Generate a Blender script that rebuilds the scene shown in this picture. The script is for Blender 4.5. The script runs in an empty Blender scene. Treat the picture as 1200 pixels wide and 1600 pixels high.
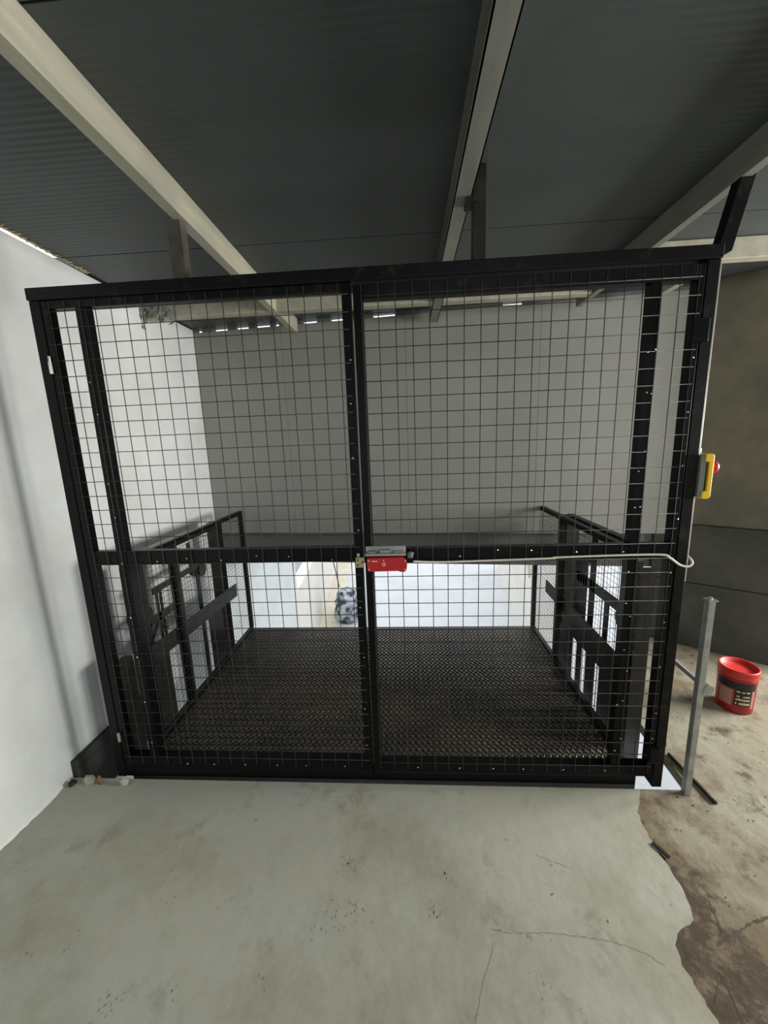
import bpy, bmesh, math, random
from mathutils import Vector, Matrix

random.seed(7)
scene = bpy.context.scene
COL = scene.collection

# ------------------------------------------------------------------ camera
# focal length 591 px in a 1200x1600 frame, camera 1.5 m above the slab
F_PX = 591.0
cam_data = bpy.data.cameras.new('camera')
cam = bpy.data.objects.new('camera', cam_data)
COL.objects.link(cam)
_dy = Vector((33.0, -110.0, F_PX)).normalized()             # depth axis in camera space
_dn = Vector((115.0, 3210.0, F_PX)); _dn = (_dn - _dn.dot(_dy) * _dy).normalized()
_dx = _dn.cross(_dy)
if _dx.x < 0: _dx = -_dx
_rows = (_dx, _dy, -_dn)
_r = Vector([v.x for v in _rows]); _d = Vector([v.y for v in _rows]); _f = Vector([v.z for v in _rows])
M = Matrix(((_r.x, -_d.x, -_f.x, 0.0), (_r.y, -_d.y, -_f.y, 0.0), (_r.z, -_d.z, -_f.z, 1.5), (0, 0, 0, 1)))
cam.matrix_world = M
cam_data.sensor_fit = 'VERTICAL'
cam_data.sensor_height = 24.0
cam_data.lens = F_PX / 1600.0 * 24.0
cam_data.clip_start = 0.02
cam_data.clip_end = 200
scene.camera = cam

# ------------------------------------------------------------------ world and light
world = bpy.data.worlds.new('overcast_sky')
scene.world = world
world.use_nodes = True
bg = world.node_tree.nodes['Background']
bg.inputs['Color'].default_value = (0.95, 0.975, 1.0, 1)
bg.inputs['Strength'].default_value = 1.7

def area(name, loc, direction, sx, sy, power, color, spread=180):
    l = bpy.data.lights.new(name, 'AREA'); l.shape = 'RECTANGLE'
    l.size = sx; l.size_y = sy; l.energy = power; l.color = color; l.spread = math.radians(spread)
    o = bpy.data.objects.new(name, l); COL.objects.link(o)
    o.location = loc
    o.rotation_euler = Vector(direction).to_track_quat('-Z', 'Y').to_euler()
    return o
# daylight entering by the window in the right wall
area('window_daylight', (4.42, 1.50, 1.52), (-1, 0.0, -0.06), 1.85, 1.10, 375, (1.0, 0.97, 0.91))
# added fill light for deck and far wall, from an unseen made-up rear window
area('rear_fill_light', (1.3, -3.28, 1.62), (0, 1, -0.12), 1.9, 0.95, 48, (0.97, 0.98, 1.0))

vs = scene.view_settings
vs.view_transform = 'Standard'
vs.look = 'None'
vs.gamma = 1.0
vs.use_curve_mapping = False
vs.exposure = -0.15

# ------------------------------------------------------------------ materials
def lin(c):
    return tuple(((v / 255 / 12.92) if v / 255 <= 0.04045 else ((v / 255 + 0.055) / 1.055) ** 2.4) for v in c) + (1,)

def material(name, col, rough=0.6, metal=0.0, col2=None, scale=6.0, detail=6.0, bump=0.0, bscale=None,
             spec=0.5, lo=0.35, hi=0.65, stretch=(1, 1, 1), coat=0.0):
    m = bpy.data.materials.new(name); m.use_nodes = True
    nt = m.node_tree; n = nt.nodes; p = n['Principled BSDF']
    p.inputs['Roughness'].default_value = rough
    p.inputs['Metallic'].default_value = metal
    p.inputs['Specular IOR Level'].default_value = spec
    p.inputs['Coat Weight'].default_value = coat
    tc = n.new('ShaderNodeTexCoord'); mp = n.new('ShaderNodeMapping')
    mp.inputs['Scale'].default_value = stretch
    geo = n.new('ShaderNodeNewGeometry')
    nt.links.new(geo.outputs['Position'], mp.inputs['Vector'])
    no = n.new('ShaderNodeTexNoise'); no.inputs['Scale'].default_value = scale; no.inputs['Detail'].default_value = detail
    no.inputs['Roughness'].default_value = 0.65
    nt.links.new(mp.outputs['Vector'], no.inputs['Vector'])
    cr = n.new('ShaderNodeValToRGB')
    cr.color_ramp.elements[0].position = lo; cr.color_ramp.elements[1].position = hi
    cr.color_ramp.elements[0].color = lin(col); cr.color_ramp.elements[1].color = lin(col2 or col)
    nt.links.new(no.outputs['Fac'], cr.inputs['Fac'])
    nt.links.new(cr.outputs['Color'], p.inputs['Base Color'])
    if bump:
        nb = n.new('ShaderNodeTexNoise'); nb.inputs['Scale'].default_value = bscale or scale * 4; nb.inputs['Detail'].default_value = 8
        nt.links.new(mp.outputs['Vector'], nb.inputs['Vector'])
        b = n.new('ShaderNodeBump'); b.inputs['Strength'].default_value = bump; b.inputs['Distance'].default_value = 0.01
        nt.links.new(nb.outputs['Fac'], b.inputs['Height']); nt.links.new(b.outputs['Normal'], p.inputs['Normal'])
    m['ramp'] = cr.name
    return m

def mix_layer(m, col, scale, lo, hi, detail=8.0, stretch=(1, 1, 1), seed=0.0, kind='noise', strength=1.0):
    """lay one more stain colour over a material, masked by its own noise"""
    nt = m.node_tree; n = nt.nodes; p = n['Principled BSDF']
    src = p.inputs['Base Color'].links[0].from_socket
    geo = n.new('ShaderNodeNewGeometry'); mp = n.new('ShaderNodeMapping')
    mp.inputs['Scale'].default_value = stretch; mp.inputs['Location'].default_value = (seed, seed * 1.7, seed * 0.6)
    nt.links.new(geo.outputs['Position'], mp.inputs['Vector'])
    if kind == 'noise':
        t = n.new('ShaderNodeTexNoise'); t.inputs['Scale'].default_value = scale; t.inputs['Detail'].default_value = detail
        t.inputs['Roughness'].default_value = 0.7
        nt.links.new(mp.outputs['Vector'], t.inputs['Vector']); out = t.outputs['Fac']
    else:
        t = n.new('ShaderNodeTexVoronoi'); t.feature = 'DISTANCE_TO_EDGE'; t.inputs['Scale'].default_value = scale
        w = n.new('ShaderNodeTexNoise'); w.inputs['Scale'].default_value = scale * 3; w.inputs['Detail'].default_value = 6
        nt.links.new(mp.outputs['Vector'], w.inputs['Vector'])
        mx = n.new('ShaderNodeMix'); mx.data_type = 'VECTOR'; mx.inputs[0].default_value = 0.22
        nt.links.new(mp.outputs['Vector'], mx.inputs[4]); nt.links.new(w.outputs['Color'], mx.inputs[5])
        nt.links.new(mx.outputs[1], t.inputs['Vector']); out = t.outputs['Distance']
    mr = n.new('ShaderNodeMapRange'); mr.inputs['From Min'].default_value = lo; mr.inputs['From Max'].default_value = hi
    mr.inputs['To Max'].default_value = strength
    mr.clamp = True
    nt.links.new(out, mr.inputs['Value'])
    mix = n.new('ShaderNodeMix'); mix.data_type = 'RGBA'
    nt.links.new(mr.outputs['Result'], mix.inputs[0]); nt.links.new(src, mix.inputs[6])
    mix.inputs[7].default_value = lin(col)
    nt.links.new(mix.outputs[2], p.inputs['Base Color'])
    return m

def wave_bump(m, axis_scale, strength):
    nt = m.node_tree; n = nt.nodes; p = n['Principled BSDF']
    geo = n.new('ShaderNodeNewGeometry')
    wv = n.new('ShaderNodeTexWave'); wv.wave_type = 'BANDS'; wv.bands_direction = 'Y'
    wv.inputs['Scale'].default_value = axis_scale; wv.inputs['Distortion'].default_value = 0.0
    nt.links.new(geo.outputs['Position'], wv.inputs['Vector'])
    b = n.new('ShaderNodeBump'); b.inputs['Strength'].default_value = strength; b.inputs['Distance'].default_value = 0.006
    nt.links.new(wv.outputs['Fac'], b.inputs['Height']); nt.links.new(b.outputs['Normal'], p.inputs['Normal'])

M_WALL = material('white_painted_wall', (222, 227, 226), 0.75, col2=(208, 213, 211), scale=2.5, bump=0.15, bscale=60)
mix_layer(M_WALL, (176, 170, 152), 1.3, 0.62, 0.8, stretch=(1, 1, 0.5), seed=3.1, strength=0.6)
M_FARWALL = material('grey_wall_panel', (150, 151, 146), 0.7, col2=(142, 143, 137), scale=1.6, bump=0.05, bscale=80)
M_LINTEL = material('dark_concrete_lintel', (112, 113, 112), 0.85, col2=(98, 99, 98), scale=3, bump=0.1)
M_PLASTER = material('rough_grey_plaster', (132, 126, 108), 0.9, col2=(104, 100, 88), scale=2.2, bump=0.7, bscale=9)
M_PLASTERLOW = material('shaded_wall_course', (92, 93, 86), 0.9, col2=(74, 76, 72), scale=3.2, bump=0.35, bscale=14)  # lower courses: shade from the window sill put into the colour
M_CEIL = material('dark_grey_roof_panel', (68, 75, 75), 0.5, col2=(56, 62, 61), scale=1.1, lo=0.3, hi=0.7)
wave_bump(M_CEIL, 13.0, 0.16)
M_BEAM = material('white_primed_steel', (168, 165, 148), 0.5, col2=(148, 146, 132), scale=3.0, stretch=(6, 1, 6))
M_BEAM2 = material('shaded_primed_steel', (124, 125, 116), 0.5, col2=(106, 108, 102), scale=3.0, stretch=(6, 1, 6))  # darker copy of the beam colour, shade of the unlit beams painted in
M_BLACK = material('black_gloss_paint', (6, 9, 10), 0.34, col2=(11, 14, 14), scale=14, spec=0.16)
M_BLACKWEAR = material('worn_black_paint', (9, 11, 11), 0.42, spec=0.2, col2=(58, 56, 50), scale=16, lo=0.55, hi=0.85)
M_WIRE = material('dull_welded_wire', (54, 54, 52), 0.5, col2=(74, 72, 68), scale=30, spec=0.12)
M_FINE = material('dark_fine_wire', (44, 44, 42), 0.6, col2=(64, 62, 58), scale=30, spec=0.2)
M_DECK = material('dusty_dark_deck_plate', (132, 121, 102), 0.34, col2=(82, 79, 73), scale=2.2, lo=0.4, hi=0.62, metal=0.0)
M_EXP = material('black_expanded_metal', (18, 19, 20), 0.34, metal=0.2, col2=(30, 29, 28), scale=9)
M_GREASE = material('greasy_dark_steel', (36, 35, 33), 0.45, metal=0.4, col2=(70, 64, 56), scale=11, lo=0.5, hi=0.8)
M_GALV = material('galvanised_steel', (176, 178, 172), 0.42, metal=0.55, col2=(148, 150, 146), scale=18)
M_CHROME = material('bright_zinc', (220, 218, 210), 0.25, metal=0.9)
M_SCREED = material('grey_green_screed', (178, 178, 164), 0.62, col2=(168, 170, 158), scale=1.4, bump=0.22, bscale=22, lo=0.3, hi=0.7)
mix_layer(M_SCREED, (144, 139, 118), 1.6, 0.46, 0.68, seed=5.3, strength=0.8)
mix_layer(M_SCREED, (170, 176, 170), 2.6, 0.52, 0.68, seed=8.1, strength=0.6)
mix_layer(M_SCREED, (120, 112, 92), 4.5, 0.57, 0.72, seed=9.2, strength=0.65)
mix_layer(M_SCREED, (96, 88, 72), 13.0, 0.66, 0.72, seed=2.7, strength=0.7)
M_FLOOR = material('rough_dirty_concrete', (158, 154, 136), 0.85, col2=(136, 129, 110), scale=1.8, bump=0.6, bscale=16)
mix_layer(M_FLOOR, (104, 88, 66), 3.2, 0.47, 0.64, seed=4.4, strength=0.8)
mix_layer(M_FLOOR, (66, 54, 40), 8.0, 0.55, 0.66, seed=7.9, strength=0.8)

def edge_dirt(m, col, xs, scale, lo, hi, strength=1.0, ymax=None):
    """brown dirt left along the broken edge of the screed, thinning out with distance from it"""
    nt = m.node_tree; n = nt.nodes; p = n['Principled BSDF']
    src = p.inputs['Base Color'].links[0].from_socket
    geo = n.new('ShaderNodeNewGeometry'); sp = n.new('ShaderNodeSeparateXYZ'); nt.links.new(geo.outputs['Position'], sp.inputs[0])
    ry = n.new('ShaderNodeMapRange'); ry.clamp = True
    ry.inputs['From Min'].default_value = 0.75; ry.inputs['From Max'].default_value = 1.30; ry.inputs['To Min'].default_value = 0.12; ry.inputs['To Max'].default_value = 0.0
    nt.links.new(sp.outputs['Y'], ry.inputs['Value'])
    ax = n.new('ShaderNodeMath'); ax.operation = 'SUBTRACT'; nt.links.new(sp.outputs['X'], ax.inputs[0]); nt.links.new(ry.outputs[0], ax.inputs[1])
    fx_ = n.new('ShaderNodeMapRange'); fx_.clamp = True
    fx_.inputs['From Min'].default_value = xs[0]; fx_.inputs['From Max'].default_value = xs[1]; fx_.inputs['To Min'].default_value = 0.34; fx_.inputs['To Max'].default_value = 0.0
    nt.links.new(ax.outputs[0], fx_.inputs['Value'])
    t = n.new('ShaderNodeTexNoise'); t.inputs['Scale'].default_value = scale; t.inputs['Detail'].default_value = 8; t.inputs['Roughness'].default_value = 0.72
    nt.links.new(geo.outputs['Position'], t.inputs['Vector'])
    ad = n.new('ShaderNodeMath'); ad.operation = 'ADD'; nt.links.new(t.outputs['Fac'], ad.inputs[0]); nt.links.new(fx_.outputs[0], ad.inputs[1])
    mr = n.new('ShaderNodeMapRange'); mr.clamp = True; mr.inputs['From Min'].default_value = lo; mr.inputs['From Max'].default_value = hi; mr.inputs['To Max'].default_value = strength
    nt.links.new(ad.outputs[0], mr.inputs['Value'])
    mix = n.new('ShaderNodeMix'); mix.data_type = 'RGBA'; nt.links.new(mr.outputs[0], mix.inputs[0]); nt.links.new(src, mix.inputs[6]); mix.inputs[7].default_value = lin(col)
    nt.links.new(mix.outputs[2], p.inputs['Base Color'])
edge_dirt(M_FLOOR, (112, 96, 72), (0.86, 1.10), 7.0, 0.60, 0.80, 0.85)
edge_dirt(M_FLOOR, (66, 54, 42), (0.84, 1.04), 15.0, 0.72, 0.84, 0.85)
M_CRACK = material('dark_crack_dirt', (70, 64, 52), 0.95, col2=(96, 90, 76), scale=40)
M_SCUFF = material('brown_scuff_dirt', (134, 128, 108), 0.95, col2=(152, 148, 132), scale=30)
M_FAINT = material('faint_crack_dirt', (128, 124, 106), 0.9, col2=(150, 147, 130), scale=40)
M_CONC = material('raw_concrete_edge', (120, 112, 98), 0.9, col2=(84, 78, 68), scale=7, bump=0.4)
M_YARD = material('pale_yard_concrete', (216, 219, 222), 0.8, col2=(204, 208, 212), scale=0.8)
mix_layer(M_YARD, (176, 182, 188), 2.6, 0.62, 0.72, seed=3.3, strength=0.5)
M_YARDWALL = material('white_yard_wall', (236, 234, 228), 0.8, col2=(226, 224, 216), scale=1.0)
M_DIRT = material('cream_dust', (226, 220, 204), 0.9, col2=(212, 205, 186), scale=3)
M_FACADE = material('blue_grey_facade', (140, 152, 166), 0.7, col2=(132, 144, 158), scale=1)
M_RED = material('red_plastic', (196, 28, 40), 0.35, col2=(182, 24, 36), scale=8)
M_DARKRED = material('red_pail_plastic', (158, 22, 26), 0.4, col2=(136, 18, 22), scale=12)
M_REDLID = material('worn_red_lid', (206, 58, 48), 0.45, col2=(190, 40, 38), scale=10)
M_YELLOW = material('yellow_plastic', (240, 196, 14), 0.4, col2=(232, 186, 10), scale=10)
M_GREYPL = material('grey_plastic', (112, 114, 110), 0.5, col2=(100, 102, 98), scale=10)
M_TAN = material('tan_plated_steel', (188, 170, 128), 0.4, metal=0.4)
M_CABLE = material('white_pvc_cable', (230, 226, 212), 0.45, col2=(216, 210, 194), scale=20)
M_BLACKMATT = material('black_label', (22, 20, 20), 0.6)
M_CREAM = material('cream_print', (222, 204, 160), 0.6)
M_PINK = material('faded_pink_label', (168, 120, 108), 0.6)
M_WHITEPRINT = material('white_print', (238, 226, 220), 0.6)
M_FOAM = material('frayed_cream_foam', (214, 196, 150), 0.95, col2=(160, 142, 104), scale=30, bump=0.6, bscale=60)
M_SACK = material('blue_grey_sack', (52, 60, 70), 0.7, col2=(186, 194, 202), scale=6.5, lo=0.44, hi=0.58)
M_KERB = material('mossy_dark_beam', (56, 60, 52), 0.8, col2=(40, 44, 40), scale=9, stretch=(1, 0.3, 3), bump=0.3)
M_STEEL = material('bare_grey_steel', (96, 94, 86), 0.45, col2=(70, 66, 60), scale=9, metal=0.3)
M_RUST = material('rusty_debris', (150, 108, 74), 0.9, col2=(110, 84, 62), scale=18, bump=0.5)
M_STONE = material('pale_rubble', (196, 190, 180), 0.9, col2=(150, 142, 132), scale=15, bump=0.5)
M_COBWEB = material('torn_grey_insulation', (96, 98, 92), 0.95, col2=(176, 176, 166), scale=40, bump=0.5)

# ------------------------------------------------------------------ mesh helpers
class MB:
    def __init__(self): self.v = []; self.f = []
    def _add(self, vs, fs):
        b = len(self.v); self.v += [tuple(p) for p in vs]; self.f += [tuple(b + i for i in f) for f in fs]; return self
    def box(self, x0, x1, y0, y1, z0, z1):
        x0, x1 = sorted((x0, x1)); y0, y1 = sorted((y0, y1)); z0, z1 = sorted((z0, z1))
        vs = [(x0, y0, z0), (x1, y0, z0), (x1, y1, z0), (x0, y1, z0), (x0, y0, z1), (x1, y0, z1), (x1, y1, z1), (x0, y1, z1)]
        return self._add(vs, [(0, 3, 2, 1), (4, 5, 6, 7), (0, 1, 5, 4), (1, 2, 6, 5), (2, 3, 7, 6), (3, 0, 4, 7)])
    def bar(self, p0, p1, w, h, up=(0, 0, 1)):
        p0, p1 = Vector(p0), Vector(p1); d = (p1 - p0).normalized(); up = Vector(up)
        s = d.cross(up)
        if s.length < 1e-5: s = d.cross(Vector((0, 1, 0)))
        s.normalize(); u = s.cross(d).normalized(); s *= w / 2; u *= h / 2
        vs = [p + a * s + b * u for p in (p0, p1) for a, b in ((-1, -1), (1, -1), (1, 1), (-1, 1))]
        return self._add(vs, [(0, 1, 2, 3), (7, 6, 5, 4), (0, 4, 5, 1), (1, 5, 6, 2), (2, 6, 7, 3), (3, 7, 4, 0)])
    def tube(self, pts, r, n=6, cap=True):
        pts = [Vector(p) for p in pts]; rings = []
        prev = None
        for i, p in enumerate(pts):
            d = (pts[min(i + 1, len(pts) - 1)] - pts[max(i - 1, 0)]).normalized()
            if prev is None:
                a = d.cross(Vector((0, 0, 1)))
                if a.length < 1e-3: a = d.cross(Vector((0, 1, 0)))
            else:
                a = prev - prev.dot(d) * d
            a.normalize(); prev = a; b = d.cross(a)
            rr = r[i] if isinstance(r, (list, tuple)) else r
            rings.append([p + rr * (math.cos(t) * a + math.sin(t) * b) for t in [2 * math.pi * k / n for k in range(n)]])
        vs = [q for ring in rings for q in ring]; fs = []
        for i in range(len(pts) - 1):
            for k in range(n):
                fs.append((i * n + k, i * n + (k + 1) % n, (i + 1) * n + (k + 1) % n, (i + 1) * n + k))
        if cap:
            fs.append(tuple(reversed(range(n)))); fs.append(tuple((len(pts) - 1) * n + k for k in range(n)))
        return self._add(vs, fs)
    def lathe(self, prof, c, n=32, axis='z'):
        vs = []; fs = []
        for r, h in prof:
            for k in range(n):
                a = 2 * math.pi * k / n
                if axis == 'z': vs.append((c[0] + r * math.cos(a), c[1] + r * math.sin(a), c[2] + h))
                elif axis == 'x': vs.append((c[0] + h, c[1] + r * math.cos(a), c[2] + r * math.sin(a)))
                else: vs.append((c[0] + r * math.cos(a), c[1] + h, c[2] + r * math.sin(a)))
        for i in range(len(prof) - 1):
            for k in range(n):
                fs.append((i * n + k, i * n + (k + 1) % n, (i + 1) * n + (k + 1) % n, (i + 1) * n + k))
        fs.append(tuple(reversed(range(n)))); fs.append(tuple((len(prof) - 1) * n + k for k in range(n)))
        return self._add(vs, fs)
    def prism(self, poly, z0, z1):
        n = len(poly)
        vs = [(x, y, z0) for x, y in poly] + [(x, y, z1) for x, y in poly]
        fs = [tuple(reversed(range(n))), tuple(range(n, 2 * n))] + [(k, (k + 1) % n, n + (k + 1) % n, n + k) for k in range(n)]
        return self._add(vs, fs)
    def build(self, name, mat, parent=None, smooth=False, bevel=0.0, kind=None, base=None):
        """verts are world coordinates; a child keeps the origin of its thing"""
        off = Vector((0, 0, 0))
        root = parent
        while root is not None and root.parent is not None: root = root.parent
        if root is not None: off = Vector(root.location)
        elif base is not None: off = Vector(base)
        else:
            xs = [p[0] for p in self.v]; ys = [p[1] for p in self.v]; zs = [p[2] for p in self.v]
            off = Vector(((min(xs) + max(xs)) / 2, (min(ys) + max(ys)) / 2, min(zs)))
        me = bpy.data.meshes.new(name)
        me.from_pydata([(p[0] - off.x, p[1] - off.y, p[2] - off.z) for p in self.v], [], self.f)
        bm = bmesh.new(); bm.from_mesh(me); bmesh.ops.recalc_face_normals(bm, faces=bm.faces); bm.to_mesh(me); bm.free()
        if smooth:
            for p in me.polygons: p.use_smooth = True
        me.materials.append(mat)
        o = bpy.data.objects.new(name, me); COL.objects.link(o)
        if parent is not None: o.parent = parent
        else: o.location = off
        if bevel:
            b = o.modifiers.new('bevel', 'BEVEL'); b.width = bevel; b.segments = 2; b.limit_method = 'ANGLE'
        if kind: o['kind'] = kind
        return o

def thing(name, loc, label, cat, group=None):
    o = bpy.data.objects.new(name, None); COL.objects.link(o)
    o.location = loc; o.empty_display_size = 0.05
    return tag(o, label, cat, group)
def tag(o, label, cat=None, group=None):
    o['label'] = label
    if cat: o['category'] = cat
    if group: o['group'] = group
    return o
def structure(o, label):
    o['kind'] = 'structure'; o['label'] = label
    return o
def box(x0, x1, y0, y1, z0, z1): return MB().box(x0, x1, y0, y1, z0, z1)

# ------------------------------------------------------------------ the setting
Z_YARD = -2.6
Z_CEIL = 2.4
LW = -1.6                      # left wall face
HOLE_R = 1.19                  # right edge of the lift shaft in the slab
EDGE_Y = 1.435                 # front edge of the lift shaft
def obl(x): return 2.53 - 0.716 * (x - 2.04)        # plan line of the slanting wall on the right
def farw(x): return 3.02 - 0.0955 * (x - LW)        # plan line of the far wall

# slab with the shaft opening
m = MB()
m.prism([(LW, -3.0), (4.2, -3.0), (4.2, EDGE_Y), (LW, EDGE_Y)], -0.2, 0)
m.prism([(HOLE_R - 0.012, EDGE_Y), (4.2, EDGE_Y), (4.2, 3.2), (2.45, 3.2), (2.45, obl(2.45)), (1.76, obl(1.76)), (1.70, 2.60), (1.31, 2.42), (1.26, 2.30), (1.20, 1.85)], -0.05, 0)
floor = structure(m.build('floor', M_FLOOR), 'rough stained brown concrete floor to the right of the painted screed')

# painted screed: a thin layer with a broken curved edge
edge = [(0.965, 1.43), (0.93, 1.37), (0.893, 1.328), (0.886, 1.28), (0.881, 1.228), (0.878, 1.18), (0.882, 1.14), (0.886, 1.09),
        (0.880, 1.044), (0.872, 1.01), (0.862, 0.976), (0.80, 0.95), (0.765, 0.915), (0.752, 0.87), (0.758, 0.831), (0.763, 0.79), (0.766, 0.74), (0.74, 0.6),
        (0.70, 0.3), (0.62, -0.2), (0.5, -1.0), (0.45, -3.0)]
fine = []
for (a, b) in zip(edge[:-1], edge[1:]):
    n = max(1, int((Vector(a) - Vector(b)).length / 0.012)) if b[1] > 0.5 else 4
    for k in range(n):
        t = k / n; j = 0.0035 if b[1] > 0.5 else 0.02
        fine.append((a[0] + (b[0] - a[0]) * t + random.uniform(-j, j), a[1] + (b[1] - a[1]) * t + random.uniform(-j, j) * 0.5))
fine[0] = edge[0]; fine.append(edge[-1])
m = MB(); m.prism([(LW, EDGE_Y), ] + [(LW, -3.0)] + list(reversed(fine)), 0.0005, 0.005)
scr = structure(m.build('floor_screed', M_SCREED), 'smooth grey-green painted screed in front of the gate')

# cracks and scuffs lying in the surface
def crack(name, pts, w, z, mat, parent, seed):
    rnd = random.Random(seed); P = []
    for a, b in zip(pts[:-1], pts[1:]):
        n = max(2, int((Vector(a) - Vector(b)).length / 0.008))
        for k in range(n): P.append((a[0] + (b[0] - a[0]) * k / n + rnd.uniform(-1, 1) * 0.0025, a[1] + (b[1] - a[1]) * k / n + rnd.uniform(-1, 1) * 0.0025))
    P.append(pts[-1]); mb = MB(); vs = []; fs = []
    for i, p in enumerate(P):
        d = (Vector(P[min(i + 1, len(P) - 1)]) - Vector(P[max(i - 1, 0)])).normalized(); nrm = Vector((-d.y, d.x))
        ww = w * rnd.uniform(0.2, 1.0) * (0.3 if i in (0, len(P) - 1) else 1)
        for sgn in (-1, 1): vs.append((p[0] + nrm.x * ww * sgn, p[1] + nrm.y * ww * sgn, z))
    for i in range(len(P) - 1): fs.append((2 * i, 2 * i + 2, 2 * i + 3, 2 * i + 1))
    mb._add(vs, fs); return mb.build(name, mat, parent)
crack('crack', [(0.23, 0.933), (0.29, 0.925), (0.388, 0.93), (0.49, 0.924), (0.588, 0.914), (0.667, 0.891), (0.703, 0.865)], 0.0022, 0.0053, M_FAINT, scr, 1)
crack('crack', [(0.231, 0.902), (0.209, 0.861), (0.184, 0.82), (0.166, 0.782), (0.144, 0.735), (0.12, 0.66)], 0.0018, 0.0053, M_FAINT, scr, 2)
crack('crack', [(0.439, 1.153), (0.483, 1.135), (0.55, 1.11)], 0.0014, 0.0053, M_FAINT, scr, 3)
crack('crack', [(0.884, 0.92), (0.949, 0.944), (1.02, 0.974), (1.092, 0.993), (1.2, 1.0), (1.35, 0.96)], 0.0055, 0.0004, M_CRACK, floor, 4)
crack('crack', [(0.948, 1.034), (0.936, 0.999), (0.927, 0.951)], 0.003, 0.0004, M_CRACK, floor, 5)
crack('crack', [(0.844, 0.857), (0.809, 0.818), (0.779, 0.793)], 0.003, 0.0004, M_CRACK, floor, 6)
crack('crack', [(0.844, 0.857), (0.845, 0.825), (0.837, 0.795), (0.82, 0.74)], 0.003, 0.0004, M_CRACK, floor, 7)
rnd = random.Random(12)
def fleck(mb, x, y, z, sx, sy, a):
    n = 7; vs = []
    for k in range(n):
        t = 2 * math.pi * k / n; r = rnd.uniform(0.5, 1.0)
        px_, py_ = sx * r * math.cos(t), sy * r * math.sin(t)
        vs.append((x + px_ * math.cos(a) - py_ * math.sin(a), y + px_ * math.sin(a) + py_ * math.cos(a), z))
    mb._add(vs, [tuple(range(n))])
mb = MB()
for (x, y, nf, sp) in ((-0.241, 1.104, 26, 0.022), (0.112, 1.073, 20, 0.02), (-0.211, 0.971, 22, 0.022), (-0.309, 0.934, 12, 0.024), (-0.26, 0.95, 10, 0.03), (0.059, 0.971, 14, 0.018),
                       (-0.442, 0.791, 6, 0.012), (-0.842, 0.972, 4, 0.01), (-0.843, 0.721, 18, 0.03), (-1.189, 0.842, 14, 0.03), (-0.885, 1.139, 5, 0.014), (-0.643, 1.251, 3, 0.01), (0.49, 1.125, 3, 0.008),
                       (0.446, 1.036, 4, 0.012), (-1.081, 0.861, 10, 0.03), (-0.689, 0.763, 4, 0.01), (0.36, 0.80, 8, 0.03), (0.62, 0.98, 4, 0.02)):
    for k in range(nf):
        r = rnd.uniform(0.0014, 0.0038)
        fleck(mb, x + rnd.gauss(0, sp), y + rnd.gauss(0, sp * 0.8), 0.0053, r * 1.7, r, rnd.uniform(0.6, 1.9))
for k in range(120):
    r = rnd.uniform(0.0007, 0.0022); fleck(mb, rnd.uniform(-1.5, 0.7), rnd.uniform(0.6, 1.40), 0.0053, r * 1.4, r, rnd.uniform(0, 3))
mb.build('scuff_marks', M_SCUFF, scr, kind='stuff')
mb = MB()
for k in range(90):
    r = rnd.uniform(0.001, 0.005); fleck(mb, rnd.uniform(0.96, 1.9) if k <= 60 else rnd.uniform(1.24, 1.9), rnd.uniform(0.75, 1.40) if 30 < k <= 60 else rnd.uniform(1.28, 1.41) if k <= 30 else rnd.uniform(1.4, 1.9), 0.0004, r * 1.6, r, rnd.uniform(0, 3))
mb.build('dirt_specks', M_CRACK, floor, kind='stuff')

# walls
wl = structure(box(LW - 0.15, LW, -3.0, 5.06, Z_YARD, 2.391).build('wall_left', M_WALL), 'white painted wall along the left side')
m = MB()
RX0, RX1, RZ0, RZ1 = 0.33, 2.27, 1.12, 2.12
m.box(LW - 0.15, RX0, -3.15, -3.0, -0.2, Z_CEIL); m.box(RX1, 4.35, -3.15, -3.0, -0.2, Z_CEIL)
m.box(RX0, RX1, -3.15, -3.0, -0.2, RZ0); m.box(RX0, RX1, -3.15, -3.0, RZ1, Z_CEIL)
structure(m.build('wall_rear', M_WALL), 'white wall with an added fill-light window behind the viewer')
m = MB()
for (x0, x1, z0, z1) in ((RX0, RX1, RZ0, RZ0 + 0.05), (RX0, RX1, RZ1 - 0.05, RZ1), (RX0, RX0 + 0.05, RZ0, RZ1), (RX1 - 0.05, RX1, RZ0, RZ1), (1.275, 1.325, RZ0, RZ1)):
    m.box(x0, x1, -3.10, -3.05, z0, z1)
structure(m.build('fill_window', M_BEAM), 'added window frame for the fill light in the rear wall')  # unseen window, added to go with the rear fill light

# far wall: thin backing with separate panels in front, daylight slots along its top
m = MB()
A, B = Vector((LW, farw(LW))), Vector((1.82, farw(1.82)))
n2 = Vector((-(B - A).y, (B - A).x)).normalized()
if n2.y < 0: n2 = -n2
def wall_prism(mb, t0, t1, d0, d1, z0, z1, P=A, Q=B, nn=None):
    nn = nn or n2; L = (Q - P)
    a = P + L * t0; b = P + L * t1
    mb.prism([tuple(a + nn * d0), tuple(b + nn * d0), tuple(b + nn * d1), tuple(a + nn * d1)], z0, z1)
wall_prism(m, 0, 1, 0.022, 0.05, 0.80, 2.374)
wf = structure(m.build('wall_far', M_FARWALL), 'flat grey panelled wall behind the lift')
Lw = (B - A).length
xs_j = [LW, -0.90, 0.02, 0.93, 1.82]
for a, b in zip(xs_j[:-1], xs_j[1:]):
    m = MB(); wall_prism(m, (a - LW) / (1.82 - LW) + 0.0003, (b - LW) / (1.82 - LW) - 0.0003, 0.0, 0.0215, 0.80, 2.374)
    m.build('wall_panel', M_FARWALL, wf)
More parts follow.
